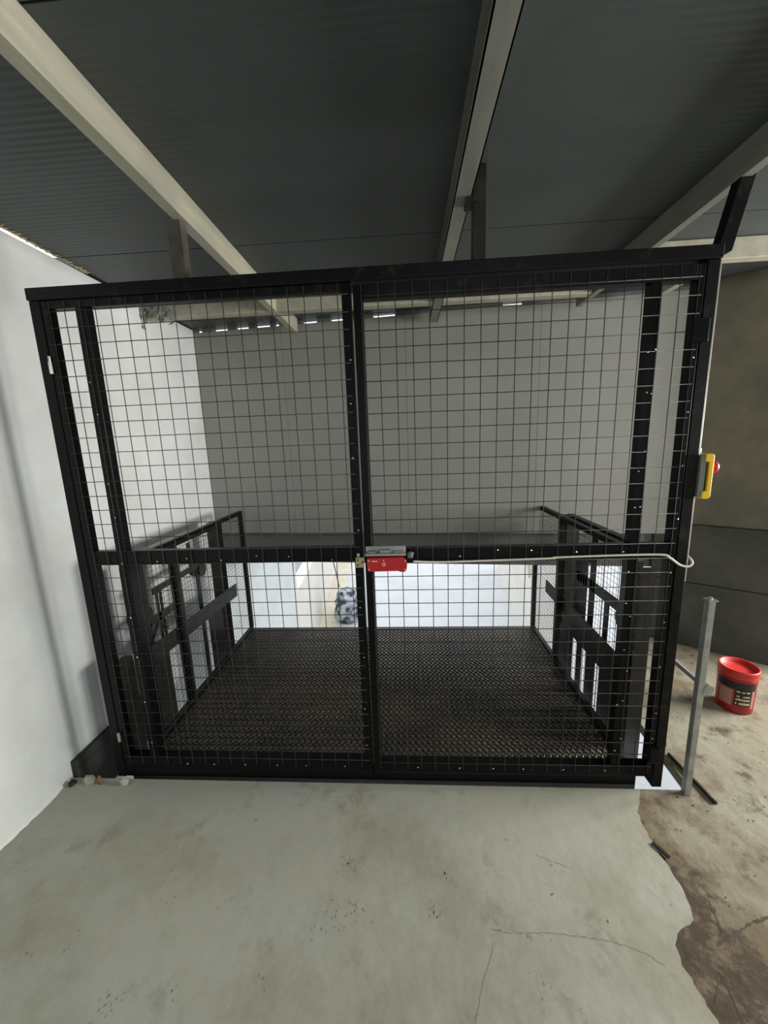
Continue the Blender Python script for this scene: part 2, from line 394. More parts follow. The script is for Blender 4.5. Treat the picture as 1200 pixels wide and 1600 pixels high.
# filler pieces between wall top and roof: gaps left open show the daylight
slots = [(-1.58, -1.53), (-1.44, -1.32), (-1.26, -1.15), (-1.10, -0.98), (-0.95, -0.91), (-0.73, -0.62), (-0.52, -0.40), (-0.21, -0.05), (0.68, 0.81)]
x = LW; segs = []
for a, b in slots:
    segs.append((x, a)); x = b
segs.append((x, 1.82))
for a, b in segs:
    m = MB(); wall_prism(m, (a - LW) / (1.82 - LW), (b - LW) / (1.82 - LW), 0.002, 0.048, 2.374, Z_CEIL - 0.001)
    m.build('top_filler', M_LINTEL, wf)
m = MB(); wall_prism(m, 0, 1, 0.06, 0.24, 0.535, 0.98)
structure(m.build('trim_1', M_LINTEL), 'dark concrete lintel under the far wall')

# slanting wall on the right, three courses
P1 = Vector((1.76, obl(1.76))); P2 = Vector((2.45, obl(2.45)))
n3 = Vector((0.582, 0.813))
m = MB(); wall_prism(m, 0, 1, 0.03, 0.2, -0.2, Z_CEIL, P1, P2, n3)
wo = structure(m.build('wall_right', M_PLASTER), 'rough plastered wall slanting away behind the red pail')
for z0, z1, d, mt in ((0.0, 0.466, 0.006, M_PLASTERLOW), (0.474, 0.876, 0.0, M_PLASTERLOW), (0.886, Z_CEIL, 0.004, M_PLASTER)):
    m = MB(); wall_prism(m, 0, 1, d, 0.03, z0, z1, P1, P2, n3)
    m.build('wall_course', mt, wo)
structure(box(2.45, 2.59, obl(2.45) + 0.05, 3.2, -0.2, Z_CEIL).build('wall_return', M_PLASTER), 'plastered return wall out of view on the right')
structure(box(2.45, 4.35, 3.2, 3.35, -0.2, Z_CEIL).build('wall_alcove', M_PLASTER), 'plastered end wall of the window bay')

# right side wall with its window (beside the viewer)
WY0, WY1, WZ0, WZ1 = 0.55, 2.45, 0.96, 2.08
m = MB()
m.box(4.2, 4.35, -3.0, WY0, -0.2, Z_CEIL); m.box(4.2, 4.35, WY1, 3.2, -0.2, Z_CEIL)
m.box(4.2, 4.35, WY0, WY1, -0.2, WZ0); m.box(4.2, 4.35, WY0, WY1, WZ1, Z_CEIL)
structure(m.build('wall_side', M_WALL), 'white side wall with a window')
m = MB()
for (y0, y1, z0, z1) in ((WY0, WY1, WZ0, WZ0 + 0.05), (WY0, WY1, WZ1 - 0.05, WZ1), (WY0, WY0 + 0.05, WZ0, WZ1), (WY1 - 0.05, WY1, WZ0, WZ1), (1.475, 1.525, WZ0, WZ1)):
    m.box(4.25, 4.30, y0, y1, z0, z1)
structure(m.build('window_1', M_BEAM), 'open window frame in the side wall')

# roof panels, seams recessed
roof_core = MB()
def roof_poly(y0, y1, inset=0.0):
    xl = LW + 0.005
    if y1 < 2.6: return [(xl, y0), (4.35, y0), (4.35, y1), (xl, y1)]
    fx = lambda x: farw(x) + 0.06
    return [(xl, y0), (4.35, y0), (4.35, 3.35), (2.6, 3.35), (1.76, fx(1.76)), (xl, fx(xl))]
roof_core.prism([(LW + 0.005, -3.15), (4.35, -3.15), (4.35, 3.35), (2.6, 3.35), (1.76, farw(1.76) + 0.055), (LW + 0.005, farw(LW) + 0.055)], Z_CEIL + 0.012, Z_CEIL + 0.08)
# the roof sheet reaches over the left wall except along one open seam
roof_core.box(LW - 0.16, LW + 0.012, -3.15, 1.15, Z_CEIL + 0.0, Z_CEIL + 0.08)
roof_core.box(LW - 0.16, LW + 0.012, 2.03, 3.07, Z_CEIL + 0.0, Z_CEIL + 0.08)
ceil = structure(roof_core.build('ceiling', M_CEIL), 'dark grey ribbed metal roof panels')
ys = [-3.15, -1.1, -0.1, 0.9, 1.87, 3.35]
for a, b in zip(ys[:-1], ys[1:]):
    MB().prism(roof_poly(a + 0.003, b - 0.003), Z_CEIL, Z_CEIL + 0.0115).build('roof_panel', M_CEIL, ceil)

# steel beams under the roof
def channel(mb, x0, x1, y0, y1, z0, z1, t=0.004, open_side=1):
    """C-section running along y, its open side towards +x (1) or -x (-1)"""
    mb.box(x0, x1, y0, y1, z0, z0 + t); mb.box(x0, x1, y0, y1, z1 - t, z1)
    if open_side > 0: mb.box(x0, x0 + t, y0, y1, z0, z1)
    else: mb.box(x1 - t, x1, y0, y1, z0, z1)
b1 = MB(); b1.box(-0.80, -0.756, -3.0, 2.90, 2.30, Z_CEIL)
structure(b1.build('ceiling_beam', M_BEAM, bevel=0.003), 'cream steel roof beam left of the gate centre, lit on one side')
b2 = MB(); channel(b2, 0.185, 0.243, -3.0, 2.805, 2.30, Z_CEIL, 0.004, -1); b2.box(0.185, 0.189, -3.0, 2.805, 2.30, 2.318)
structure(b2.build('ceiling_beam', M_BEAM2), 'shade-darkened steel roof beam right above the gate meeting stiles')
b3 = MB(); b3.box(1.10, 1.135, -3.0, 2.66, 2.30, Z_CEIL)
structure(b3.build('ceiling_beam', M_BEAM2, bevel=0.002), 'shade-darkened steel roof beam above the right gate post')
tb = MB(); tb.box(LW + 0.001, 1.098, 2.43, 2.50, 2.302, Z_CEIL - 0.02)
structure(tb.build('cross_beam', M_BEAM, bevel=0.006), 'pale cross beam behind the top of the gate')
tb = MB(); tb.box(1.137, 2.62, 2.085, 2.14, 2.305, Z_CEIL - 0.002)
structure(tb.build('cross_beam', M_BEAM, bevel=0.003), 'cream cross beam on the right, beyond the gate post')
bs = MB(); bs.box(1.515, 1.56, 2.142, 2.62, 2.30, 2.36)
structure(bs.build('stub_beam', M_BEAM, bevel=0.002), 'short steel stub running to the far right wall')

# ------------------------------------------------------------------ the yard below, in daylight
structure(box(-9, 9, 1.5, 40, Z_YARD - 0.1, Z_YARD).build('yard_floor', M_YARD), 'pale concrete yard far below the lift platform')
m = MB(); m.prism([(-1.86, 5.07), (-2.78, 17.0), (-3.0, 17.0), (-2.08, 5.07)], Z_YARD, -1.0)
structure(m.build('wall_yard_left', M_YARDWALL), 'low white boundary wall on the left of the yard')
m = MB(); m.prism([(2.07, 5.0), (2.80, 11.66), (3.0, 11.66), (2.27, 5.0)], Z_YARD, 0.0)
structure(m.build('wall_yard_right', M_YARDWALL), 'white boundary wall on the right of the yard')
m = MB(); m.prism([(-4.2, 6.0), (-5.2, 22.0), (-5.6, 22.0), (-4.6, 6.0)], Z_YARD, 1.5)
structure(m.build('wall_neighbour', M_FACADE), 'blue-grey neighbouring facade beyond the low yard wall')
m = MB()
poly = [(-1.872, 5.4), (-2.2, 9.6), (-2.55, 14.0)]
right = [(-1.9 + 0.32 * math.sin(k * 1.7) * 0.3 + 0.25 - 0.075 * k * 0.9, 14.0 - k * 0.72) for k in range(13)]
m.prism([(-1.87, 5.3), (-1.45, 5.3)] + [(-1.42 - 0.075 * (y - 5.3) + 0.07 * math.sin(y * 2.1), y) for y in [5.9 + 0.5 * k for k in range(17)]] + [(-2.54, 13.9)], Z_YARD, Z_YARD + 0.006)
structure(m.build('yard_dust_strip', M_DIRT), 'cream strip of dust at the foot of the low yard wall')

# ------------------------------------------------------------------ gate frame (fixed)
GY0, GY1 = 1.445, 1.495
gf = thing('gate_frame', (-0.15, 1.47, 0.0), 'black steel gate frame with posts, header and roof hangers', 'frame')
box(-1.380, -1.338, GY0, GY1 + 0.01, 0.006, 2.06).build('post', M_BLACK, gf, bevel=0.003)
box(1.022, 1.062, GY0, GY1 + 0.01, 0.001, 2.06).build('post', M_BLACKWEAR, gf, bevel=0.003)
box(-1.384, 1.066, GY0 - 0.004, GY1 + 0.012, 2.061, 2.104).build('header', M_BLACKWEAR, gf, bevel=0.003)
box(-1.337, 0.955, GY0 + 0.004, GY1, 0.006, 0.05).build('sill', M_BLACK, gf, bevel=0.002)
h = MB(); h.box(-0.825, -0.776, 1.46, 1.464, 2.105, 2.30); h.box(-0.780, -0.776, 1.464, 1.50, 2.105, 2.30)
h.build('hanger', M_STEEL, gf)
h = MB(); h.box(0.249, 0.293, 1.462, 1.50, 2.105, 2.40)
h.build('hanger', M_GREASE, gf, bevel=0.002)
h = MB(); h.bar((1.078, 1.475, 2.09), (1.145, 1.475, 2.399), 0.045, 0.04, up=(0, 1, 0))
h.build('hanger', M_BLACKWEAR, gf, bevel=0.002)
h = MB(); h.box(0.225, 0.262, 1.45, 1.51, 2.285, 2.299); h.build('weld_patch', M_GREASE, gf)
h = MB(); h.lathe([(0.007, 0), (0.007, 0.042)], (-1.3345, 1.440, 1.80), 10); h.lathe([(0.0045, 0), (0.0045, 0.022)], (-1.3345, 1.440, 1.842), 8)
h.build('hinge', M_CHROME, gf, smooth=False)
h = MB(); h.lathe([(0.007, 0), (0.007, 0.045)], (-1.3345, 1.440, 0.20), 10); h.build('hinge', M_CHROME, gf)
m = MB(); m.box(0.978, 1.03, 1.418, 1.443, 1.798, 1.873); m.build('hinge', M_BLACK, gf, bevel=0.003)
m = MB(); m.box(0.985, 1.03, 1.420, 1.443, 0.14, 0.205); m.build('hinge', M_BLACK, gf, bevel=0.003)

# ------------------------------------------------------------------ gate doors
PITCH = 0.0598
def wire_panel(x0, x1, z0, z1, y, xoff, zoff, r=0.0016):
    mb = MB()
    k = 0; x = x0 + xoff
    while x < x1:
        j = random.uniform(-0.0008, 0.0008)
        mb.tube([(x + j, y, z0), (x - j, y, z1)], r, 6); x += PITCH
    z = z0 + zoff
    while z < z1:
        j = random.uniform(-0.0008, 0.0008)
        mb.tube([(x0, y + 0.0034, z + j), (x1, y + 0.0034, z - j)], r, 6); z += 0.0577
    return mb
DY0, DY1 = 1.446, 1.484
def door(label, xh0, xh1, xi0, xi1, xm0, xm1, ztop0, ztop1, zb0, zb1, zm0, zm1):
    """hinge stile, inner stile, meeting stile as x ranges"""
    lo = min(xh0, xm0); hi = max(xh1, xm1)
    t = thing('gate_door', ((lo + hi) / 2, 1.465, 0.02), label, 'gate')
    box(xh0, xh1, DY0, DY1, zb0, ztop1).build('stile', M_BLACK, t, bevel=0.0025)
    box(xi0, xi1, DY0, DY1, zb1, ztop0).build('stile', M_BLACK, t, bevel=0.0025)
    box(xm0, xm1, DY0, DY1, zb0, ztop1).build('stile', M_BLACK, t, bevel=0.0025)
    a, b = (xh1, xm0) if xh0 < xm0 else (xm1, xh0)
    box(a, b, DY0, DY1, ztop0, ztop1).build('top_rail', M_BLACKWEAR, t, bevel=0.0025)
    box(a, b, DY0, DY1, zb0, zb1).build('bottom_rail', M_BLACK, t, bevel=0.0025)
    if xh0 < xm0: segs = [(xh1, xi0), (xi1, xm0)]
    else: segs = [(xm1, xi0), (xi1, xh0)]
    for s0, s1 in segs:
        box(s0, s1, DY0 + 0.001, DY1 - 0.001, zm0, zm1).build('middle_rail', M_BLACK, t, bevel=0.0025)
    return t
dl = door('left leaf of the black mesh gate, nearest the white wall', -1.336, -1.310, -1.206, -1.165, -0.213, -0.180, 2.030, 2.058, 0.055, 0.118, 1.036, 1.094)
dr = door('right leaf of the black mesh gate, carrying the red switch', 0.994, 1.018, 0.845, 0.883, -0.172, -0.138, 2.000, 2.050, 0.052, 0.108, 1.028, 1.084)
for (t, x0, x1, z0, z1, xo) in ((dl, -1.325, -0.19, 0.085, 2.054, 0.023), (dr, -0.148, 1.008, 0.075, 2.046, 0.006)):
    w = wire_panel(x0, x1, z0, z1, 1.4405, xo, 0.030)
    w.build('wire_mesh', M_WIRE, t, kind='stuff', smooth=True)
# tack welds along the frame members
for t, xs, zs, xs2 in ((dl, [-1.185, -0.196], None, None), (dr, [0.852, 0.872, 1.004], None, None)):
    mb = MB()
    for x in xs:
        for k in range(9):
            z = 0.2 + k * 0.2 + random.uniform(-0.05, 0.05)
            mb.lathe([(0.001, -0.0024), (0.0032, -0.001), (0.0032, 0.002)], (x + random.uniform(-0.006, 0.006), 1.4405, z), 6, axis='y')
    for k in range(6):
        x = (-1.05 if t is dl else 0.05) + k * 0.15 + random.uniform(-0.03, 0.03)
        mb.lathe([(0.001, -0.0024), (0.0032, -0.001), (0.0032, 0.002)], (x, 1.4405, 1.06 + random.uniform(-0.015, 0.015)), 6, axis='y')
        mb.lathe([(0.001, -0.0024), (0.0032, -0.001), (0.0032, 0.002)], (x, 1.4405, 0.085), 6, axis='y')
    mb.build('weld_dots', M_CHROME, t, kind='stuff')

# ------------------------------------------------------------------ lift platform
PX0, PX1, PY0, PY1 = -1.34, 1.0, 1.515, 2.90
lift = thing('lift_platform', (-0.17, 2.2, -0.12), 'black goods lift platform with expanded metal deck and mesh side railings', 'lift')
box(PX0 + 0.05, PX1 - 0.05, PY0 + 0.05, PY1 - 0.05, -0.014, -0.004).build('deck_plate', M_DECK, lift)
box(PX0, PX1, PY0, PY0 + 0.049, -0.12, 0.0).build('edge_beam', M_GREASE, lift, bevel=0.003)
box(PX0, PX1, PY1 - 0.049, PY1, -0.12, 0.0).build('edge_beam', M_GREASE, lift, bevel=0.003)
box(PX0, PX0 + 0.049, PY0 + 0.0495, PY1 - 0.0495, -0.12, 0.002).build('edge_beam', M_GREASE, lift, bevel=0.003)
box(PX1 - 0.049, PX1, PY0 + 0.0495, PY1 - 0.0495, -0.12, 0.002).build('edge_beam', M_GREASE, lift, bevel=0.003)
# expanded metal: diamonds 30 mm wide, 44 mm long
ex = MB()
cw, cl = 0.030, 0.044
nx = int((PX1 - PX0 - 0.02) / cw); ny = int((PY1 - PY0 - 0.02) / cl)
x0 = PX0 + 0.01; y0 = PY0 + 0.012
def strand(p, q):
    d = (q - p).normalized(); s = Vector((-d.y, d.x, 0)) * 0.0013
    zt, zb = 0.0008, -0.0038
    ex._add([p - s + Vector((0, 0, zb)), p + s + Vector((0, 0, zb)), q + s + Vector((0, 0, zb)), q - s + Vector((0, 0, zb)),
             p - s + Vector((0, 0, zt - 0.002)), p + s + Vector((0, 0, zt)), q + s + Vector((0, 0, zt)), q - s + Vector((0, 0, zt - 0.002))],
            [(4, 5, 6, 7), (0, 4, 7, 3), (1, 2, 6, 5)])
for j in range(ny):
    for i in range(nx):
        cx = x0 + (i + 0.5) * cw; cy = y0 + (j + 0.5) * cl
        L_ = Vector((cx - cw / 2, cy, 0)); R_ = Vector((cx + cw / 2, cy, 0)); T_ = Vector((cx, cy + cl / 2, 0)); B_ = Vector((cx, cy - cl / 2, 0))
        strand(L_, T_); strand(T_, R_); strand(R_, B_); strand(B_, L_)
ex.build('expanded_mesh', M_EXP, lift, kind='stuff')

def fine_mesh(x, y0, y1, z0, z1, pitch=0.028, r=0.0011):
    mb = MB(); y = y0 + pitch / 2
    while y < y1:
        mb.tube([(x, y, z0), (x, y, z1)], r, 4); y += pitch
    z = z0 + pitch / 2
    while z < z1:
        mb.tube([(x + 0.002, y0, z), (x + 0.002, y1, z)], r, 4); z += pitch
    return mb
def railing(x, out, posts, label):
    """x: centre plane of the railing, out: +1 when its outer side faces +x"""
    y0, y1 = 1.66, 2.90
    rb = box(x - 0.015, x + 0.015, y0, y1, 0.975, 1.005).build('side_railing', M_BLACK, lift, bevel=0.002)
    rb['label'] = label
    box(x - 0.012, x + 0.012, y0, y1, 0.004, 0.022).build('bottom_rail', M_GREASE, rb)
    for (a, b, ww, mt) in posts:
        box(x - ww / 2, x + ww / 2, a, b, 0.0225, 0.9745).build('post', mt, rb, bevel=0.0015)
    fine_mesh(x - out * 0.020, y0 + 0.02, y1 - 0.01, 0.015, 0.985).build('mesh_panel', M_FINE, rb, kind='stuff')
    return rb
rl = railing(-1.325, -1, [(2.872, 2.90, 0.03, M_BLACK), (1.965, 1.995, 0.03, M_BLACK), (1.66, 1.695, 0.03, M_BLACK)], 'left mesh railing of the lift')
rr = railing(0.985, 1, [(2.865, 2.895, 0.03, M_BLACK), (1.66, 1.70, 0.03, M_BLACK), (2.40, 2.43, 0.03, M_BLACK)], 'right mesh railing of the lift')
# flat straps at half height
m = MB(); m.bar((-1.345, 1.70, 0.452), (-1.345, 2.73, 0.410), 0.006, 0.098); m.build('strap', M_GREASE, rl)
m = MB(); m.bar((1.006, 1.72, 0.40), (1.006, 2.69, 0.425), 0.006, 0.092); m.build('strap', M_GREASE, rr)

# ------------------------------------------------------------------ lift masts at either side
def mast(label, s, xi, xo):
    """s=-1 left, +1 right; xi inner, xo outer face"""
    t = thing('guide_mast', ((xi + xo) / 2, 2.2, Z_YARD), label, 'mast')
    return t
ml = mast('dark steel guide mast beside the left lift railing', -1, -1.36, -1.47)
def cchan(t, x0, x1, y0, y1, z0, z1, name, mt, opens):
    mb = MB(); w = 0.008
    mb.box(x0, x1, y0, y0 + w, z0, z1); mb.box(x0, x1, y1 - w, y1, z0, z1)
    if opens > 0: mb.box(x0, x0 + w, y0 + w, y1 - w, z0, z1)
    else: mb.box(x1 - w, x1, y0 + w, y1 - w, z0, z1)
    return mb.build(name, mt, t)
cchan(ml, -1.46, -1.39, 2.61, 2.70, Z_YARD, 0.965, 'column', M_GREASE, 1)
cchan(ml, -1.46, -1.40, 1.75, 1.84, Z_YARD, 0.92, 'column', M_GREASE, -1)
def flat(t, x, ref, y0, y1, z0, z1, name, mt, th=0.004):
    """thin flat bar whose span was read on the plane x=ref and stands at x"""
    k = x / ref
    zz = lambda z: z if z < -1 else 1.5 + (z - 1.5) * k
    return box(x - th / 2, x + th / 2, y0 * k, y1 * k, zz(z0), zz(z1)).build(name, mt, t)
LX = -1.395
box(-1.43, -1.39, 1.84, 2.61, 0.93, 0.968).build('top_tie', M_BLACK, ml, bevel=0.002)
flat(ml, LX, -1.34, 1.80, 2.47, 0.755, 0.79, 'tie_bar', M_GREASE)
flat(ml, LX, -1.34, 1.955, 2.05, Z_YARD, 0.95, 'upright', M_GREASE)
flat(ml, LX, -1.34, 2.205, 2.245, Z_YARD, 0.755, 'upright', M_BLACK)
flat(ml, LX, -1.34, 2.29, 2.47, Z_YARD, 0.42, 'upright', M_BLACK)
flat(ml, LX, -1.34, 2.15, 2.185, 0.79, 0.94, 'upright', M_GREASE)
flat(ml, LX, -1.34, 1.815, 1.84, 0.50, 0.755, 'upright', M_GREASE)
flat(ml, LX, -1.34, 1.76, 1.96, 0.60, 0.645, 'tie_bar', M_GREASE)
box(-1.43, -1.385, 1.58, 1.66, -0.6, 0.50).build('motor_cover', M_GREASE, ml, bevel=0.006)
flat(ml, LX, -1.34, 1.70, 1.86, -0.6, 0.40, 'cover_plate', M_GREASE)
m = MB(); m.lathe([(0.055, 0), (0.055, 0.02), (0.030, 0.022), (0.030, 0.05), (0.055, 0.052), (0.055, 0.07)], (-1.455, 1.79, 0.64), 20, axis='x'); m.build('pulley', M_GREASE, ml)
m = MB(); m.lathe([(0.045, 0), (0.045, 0.02), (0.024, 0.022), (0.024, 0.05), (0.045, 0.052), (0.045, 0.07)], (-1.455, 2.37, 0.70), 20, axis='x'); m.build('pulley', M_GREASE, ml)
m = MB(); m.tube([(-1.40, 1.72 + 0.02 * k, 0.52 + 0.035 * math.sin(k * 0.9)) for k in range(13)], 0.008, 6); m.build('hose', M_BLACK, ml, smooth=True)
def chain(t, x, y, z0, z1):
    mb = MB(); z = z0; k = 0
    while z < z1:
        if k % 2: mb.box(x - 0.004, x + 0.004, y - 0.008, y + 0.008, z, z + 0.015)
        else: mb.box(x - 0.008, x + 0.008, y - 0.004, y + 0.004, z, z + 0.015)
        z += 0.017; k += 1
    return mb.build('chain', M_GREASE, t, kind='stuff')
chain(ml, -1.42, 1.97, 0.42, 0.72)

mr = mast('dark steel guide mast beside the right lift railing', 1, 1.03, 1.13)
cchan(mr, 1.05, 1.13, 2.49, 2.64, Z_YARD, 0.965, 'column', M_GREASE, -1)
cchan(mr, 1.05, 1.12, 1.70, 1.80, Z_YARD, 0.90, 'column', M_GREASE, 1)
RX = 1.045
box(1.045, 1.085, 1.80, 2.49, 0.962, 1.0).build('top_tie', M_BLACK, mr, bevel=0.002)
flat(mr, RX, 1.0, 1.74, 2.2, 0.66, 0.72, 'tie_bar', M_GREASE)
flat(mr, RX, 1.0, 1.835, 1.88, 0.45, 0.66, 'upright', M_GREASE)
flat(mr, RX, 1.0, 1.985, 2.045, 0.45, 0.97, 'upright', M_BLACK)
flat(mr, RX, 1.0, 2.075, 2.22, 0.45, 0.86, 'upright', M_GREASE)
flat(mr, RX, 1.0, 1.70, 2.25, 0.285, 0.45, 'carriage_plate', M_GREASE)
flat(mr, RX, 1.0, 1.70, 1.885, -0.9, 0.285, 'motor_cover', M_GREASE)
flat(mr, RX, 1.0, 1.935, 2.035, Z_YARD, 0.285, 'upright', M_GREASE)
flat(mr, RX, 1.0, 2.085, 2.15, Z_YARD, 0.285, 'upright', M_GREASE)
flat(mr, RX, 1.0, 2.205, 2.40, Z_YARD, 0.285, 'upright', M_GREASE)
m = MB(); m.lathe([(0.06, 0), (0.06, 0.02), (0.030, 0.022), (0.030, 0.04), (0.06, 0.042), (0.06, 0.06)], (1.055, 2.30, 0.78), 20, axis='x'); m.build('pulley', M_GREASE, mr)
m = MB(); m.lathe([(0.05, 0), (0.05, 0.02), (0.026, 0.022), (0.026, 0.04), (0.05, 0.042), (0.05, 0.06)], (1.055, 1.83, 0.585), 20, axis='x'); m.build('pulley', M_GREASE, mr)
chain(mr, 1.03, 1.665, 0.50, 0.88)

# ------------------------------------------------------------------ small things on the gate
sw = thing('limit_switch', (-0.08, 1.415, 1.005), 'red safety limit switch on the middle rail of the right gate leaf', 'switch')
m = MB()
pts = [(-0.158, 1.012), (-0.150, 1.006), (-0.040, 1.008), (-0.030, 1.004), (-0.012, 1.004), (-0.006, 1.012), (-0.004, 1.030), (-0.010, 1.050), (-0.022, 1.064), (-0.150, 1.062), (-0.160, 1.056)]
n = len(pts)
m._add([(x, 1.398, z) for x, z in pts] + [(x, 1.428, z) for x, z in pts], [tuple(range(n)), tuple(reversed(range(n, 2 * n)))] + [(k, (k + 1) % n, n + (k + 1) % n, n + k) for k in range(n)])
bodysw = m.build('housing', M_RED, sw, bevel=0.003)
m = MB()
for k in range(7): m.box(-0.140 + k * 0.0033, -0.1376 + k * 0.0033, 1.3972, 1.3982, 1.047, 1.051)
m.build('printed_strip', M_WHITEPRINT, sw, kind='stuff')
m = MB(); m.tube([(-0.094 + 0.005 * math.cos(a), 1.3974, 1.036 + 0.006 * math.sin(a)) for a in [2 * math.pi * k / 12 for k in range(13)]], 0.0013, 5); m.box(-0.096, -0.092, 1.3970, 1.3982, 1.050, 1.054)
m.build('emblem', M_WHITEPRINT, sw)
for (x, z) in ((-0.012, 1.014), (-0.010, 1.050), (-0.152, 1.016), (-0.152, 1.052)):
    m = MB(); m.lathe([(0.004, -0.002), (0.004, 0.001)], (x, 1.3985, z), 8, axis='y'); m.build('screw', M_CHROME, sw)
m = MB(); m.box(-0.165, -0.008, 1.402, 1.436, 1.068, 1.078); m.box(-0.165, -0.008, 1.431, 1.436, 1.068, 1.100)
for k, (x, wd) in enumerate(((-0.155, 0.03), (-0.11, 0.045), (-0.055, 0.04))): m.box(x, x + wd, 1.410, 1.430, 1.078, 1.084 + 0.004 * (k % 2))
m.build('bracket', M_GALV, sw, bevel=0.0015)
m = MB(); m.lathe([(0.010, 0), (0.014, 0.006), (0.014, 0.016), (0.008, 0.022)], (-0.002, 1.418, 1.066), 12, axis='x'); m.build('cable_gland', M_GREYPL, sw, smooth=True)

ac = thing('switch_tongue', (-0.19, 1.43, 1.014), 'small tan switch tongue plate on the left gate leaf beside the red switch', 'bracket')
m = MB(); m.box(-0.207, -0.173, 1.428, 1.434, 1.014, 1.056); m.build('plate', M_TAN, ac, bevel=0.002)
for (x, z) in ((-0.199, 1.024), (-0.199, 1.046), (-0.181, 1.036)):
    m = MB(); m.lathe([(0.004, -0.0015), (0.004, 0.002)], (x, 1.4285, z), 8, axis='y'); m.build('screw', M_BLACKMATT, ac)
m = MB(); m.box(-0.200, -0.190, 1.425, 1.440, 1.060, 1.074); m.build('angle', M_CHROME, ac)

def smooth_path(pts, n=8):
    pts = [Vector(p) for p in pts]; out = []
    for i in range(len(pts) - 1):
        p0 = pts[max(i - 1, 0)]; p1 = pts[i]; p2 = pts[i + 1]; p3 = pts[min(i + 2, len(pts) - 1)]
        for k in range(n):
            t = k / n
            out.append(0.5 * ((2 * p1) + (-p0 + p2) * t + (2 * p0 - 5 * p1 + 4 * p2 - p3) * t * t + (-p0 + 3 * p1 - 3 * p2 + p3) * t ** 3))
    out.append(pts[-1]); return out
m = MB(); m.tube(smooth_path([(0.020, 1.418, 1.040), (0.12, 1.432, 1.031), (0.30, 1.434, 1.033), (0.55, 1.434, 1.038), (0.57, 1.434, 1.041), (0.80, 1.433, 1.046), (0.955, 1.430, 1.046),
                               (0.985, 1.425, 1.034), (1.02, 1.424, 1.008), (1.05, 1.424, 1.000), (1.070, 1.430, 1.010), (1.070, 1.444, 1.026), (1.067, 1.47, 1.034)]), 0.0042, 8)
tag(m.build('switch_cable', M_CABLE, smooth=True), 'white cable running from the red switch to the right gate post', 'cable')

es = thing('emergency_stop', (1.085, 1.475, 1.26), 'yellow emergency stop box with red button on the right gate post', 'switch')
m = MB(); m.box(1.063, 1.084, 1.435, 1.515, 1.262, 1.415); m.build('back_box', M_GREYPL, es, bevel=0.003)
m = MB(); m.box(1.085, 1.097, 1.442, 1.508, 1.275, 1.400); m.build('gasket', M_GREASE, es)
m = MB()
prof = [(1.078, 1.255), (1.102, 1.255), (1.108, 1.262), (1.108, 1.412), (1.102, 1.419), (1.078, 1.419), (1.078, 1.392), (1.092, 1.388), (1.092, 1.286), (1.078, 1.282)]
n = len(prof)
m._add([(x, 1.432, z) for x, z in prof] + [(x, 1.518, z) for x, z in prof], [tuple(range(n)), tuple(reversed(range(n, 2 * n)))] + [(k, (k + 1) % n, n + (k + 1) % n, n + k) for k in range(n)])
m.build('cover', M_YELLOW, es, bevel=0.003)
m = MB(); m.lathe([(0.010, 0), (0.010, 0.009), (0.024, 0.011), (0.026, 0.018), (0.022, 0.027), (0.012, 0.032), (0.001, 0.033)], (1.1085, 1.465, 1.368), 20, axis='x'); m.build('button', M_RED, es, smooth=True)
m = MB(); m.lathe([(0.010, 0), (0.010, 0.018)], (1.078, 1.475, 1.4195), 10); m.build('cable_gland', M_BLACK, es)

m = MB(); m.tube([(1.0655, 1.452, 0.93), (1.0655, 1.452, 2.06)], 0.0035, 6)  # pale tube added as the bright lit edge of the post
tag(m.build('post_edge_highlight', M_CABLE, smooth=True), 'pale strip drawn as the lit outer edge of the right gate post', 'cable')

# ------------------------------------------------------------------ galvanised pole, brace and rod on the right
pl = thing('galvanised_pole', (1.15, 1.415, 0.0), 'bare galvanised tube standing on the floor beside the right gate post', 'pole')
m = MB()
px, py = 1.143, 1.418
m.box(px - 0.012, px + 0.012, py - 0.012, py - 0.0095, 0.0, 0.865); m.box(px - 0.012, px + 0.012, py + 0.0095, py + 0.012, 0.0, 0.865)
m.box(px - 0.012, px - 0.0095, py - 0.0095, py + 0.0095, 0.0, 0.865); m.box(px + 0.0095, px + 0.012, py - 0.0095, py + 0.0095, 0.0, 0.865)
m.build('tube', M_GALV, pl, bevel=0.001)
m = MB(); m.box(px - 0.018, px + 0.018, py - 0.016, py + 0.016, 0.8655, 0.871); m.lathe([(0.006, 0), (0.006, 0.008)], (px, py, 0.871), 8); m.build('cap', M_GALV, pl)
m = MB(); m.lathe([(0.020, 0), (0.020, 0.02), (0.010, 0.021), (0.010, 0.0205)], (px + 0.028, py - 0.014, 0.495), 14, axis='y'); m.box(px + 0.0122, px + 0.026, py - 0.012, py + 0.004, 0.482, 0.508); m.build('lug', M_GALV, pl)
m = MB(); m.bar((px + 0.006, py + 0.0185, 0.513), (1.105, 1.56, 0.556), 0.010, 0.018); m.build('brace', M_GALV, pl)

m = MB(); m.bar((1.205, 1.62, 0.007), (1.228, 1.37, 0.006), 0.010, 0.010)
tag(m.build('steel_rod', M_GREASE), 'thin dark steel rod lying at the foot of the galvanised tube', 'rod')

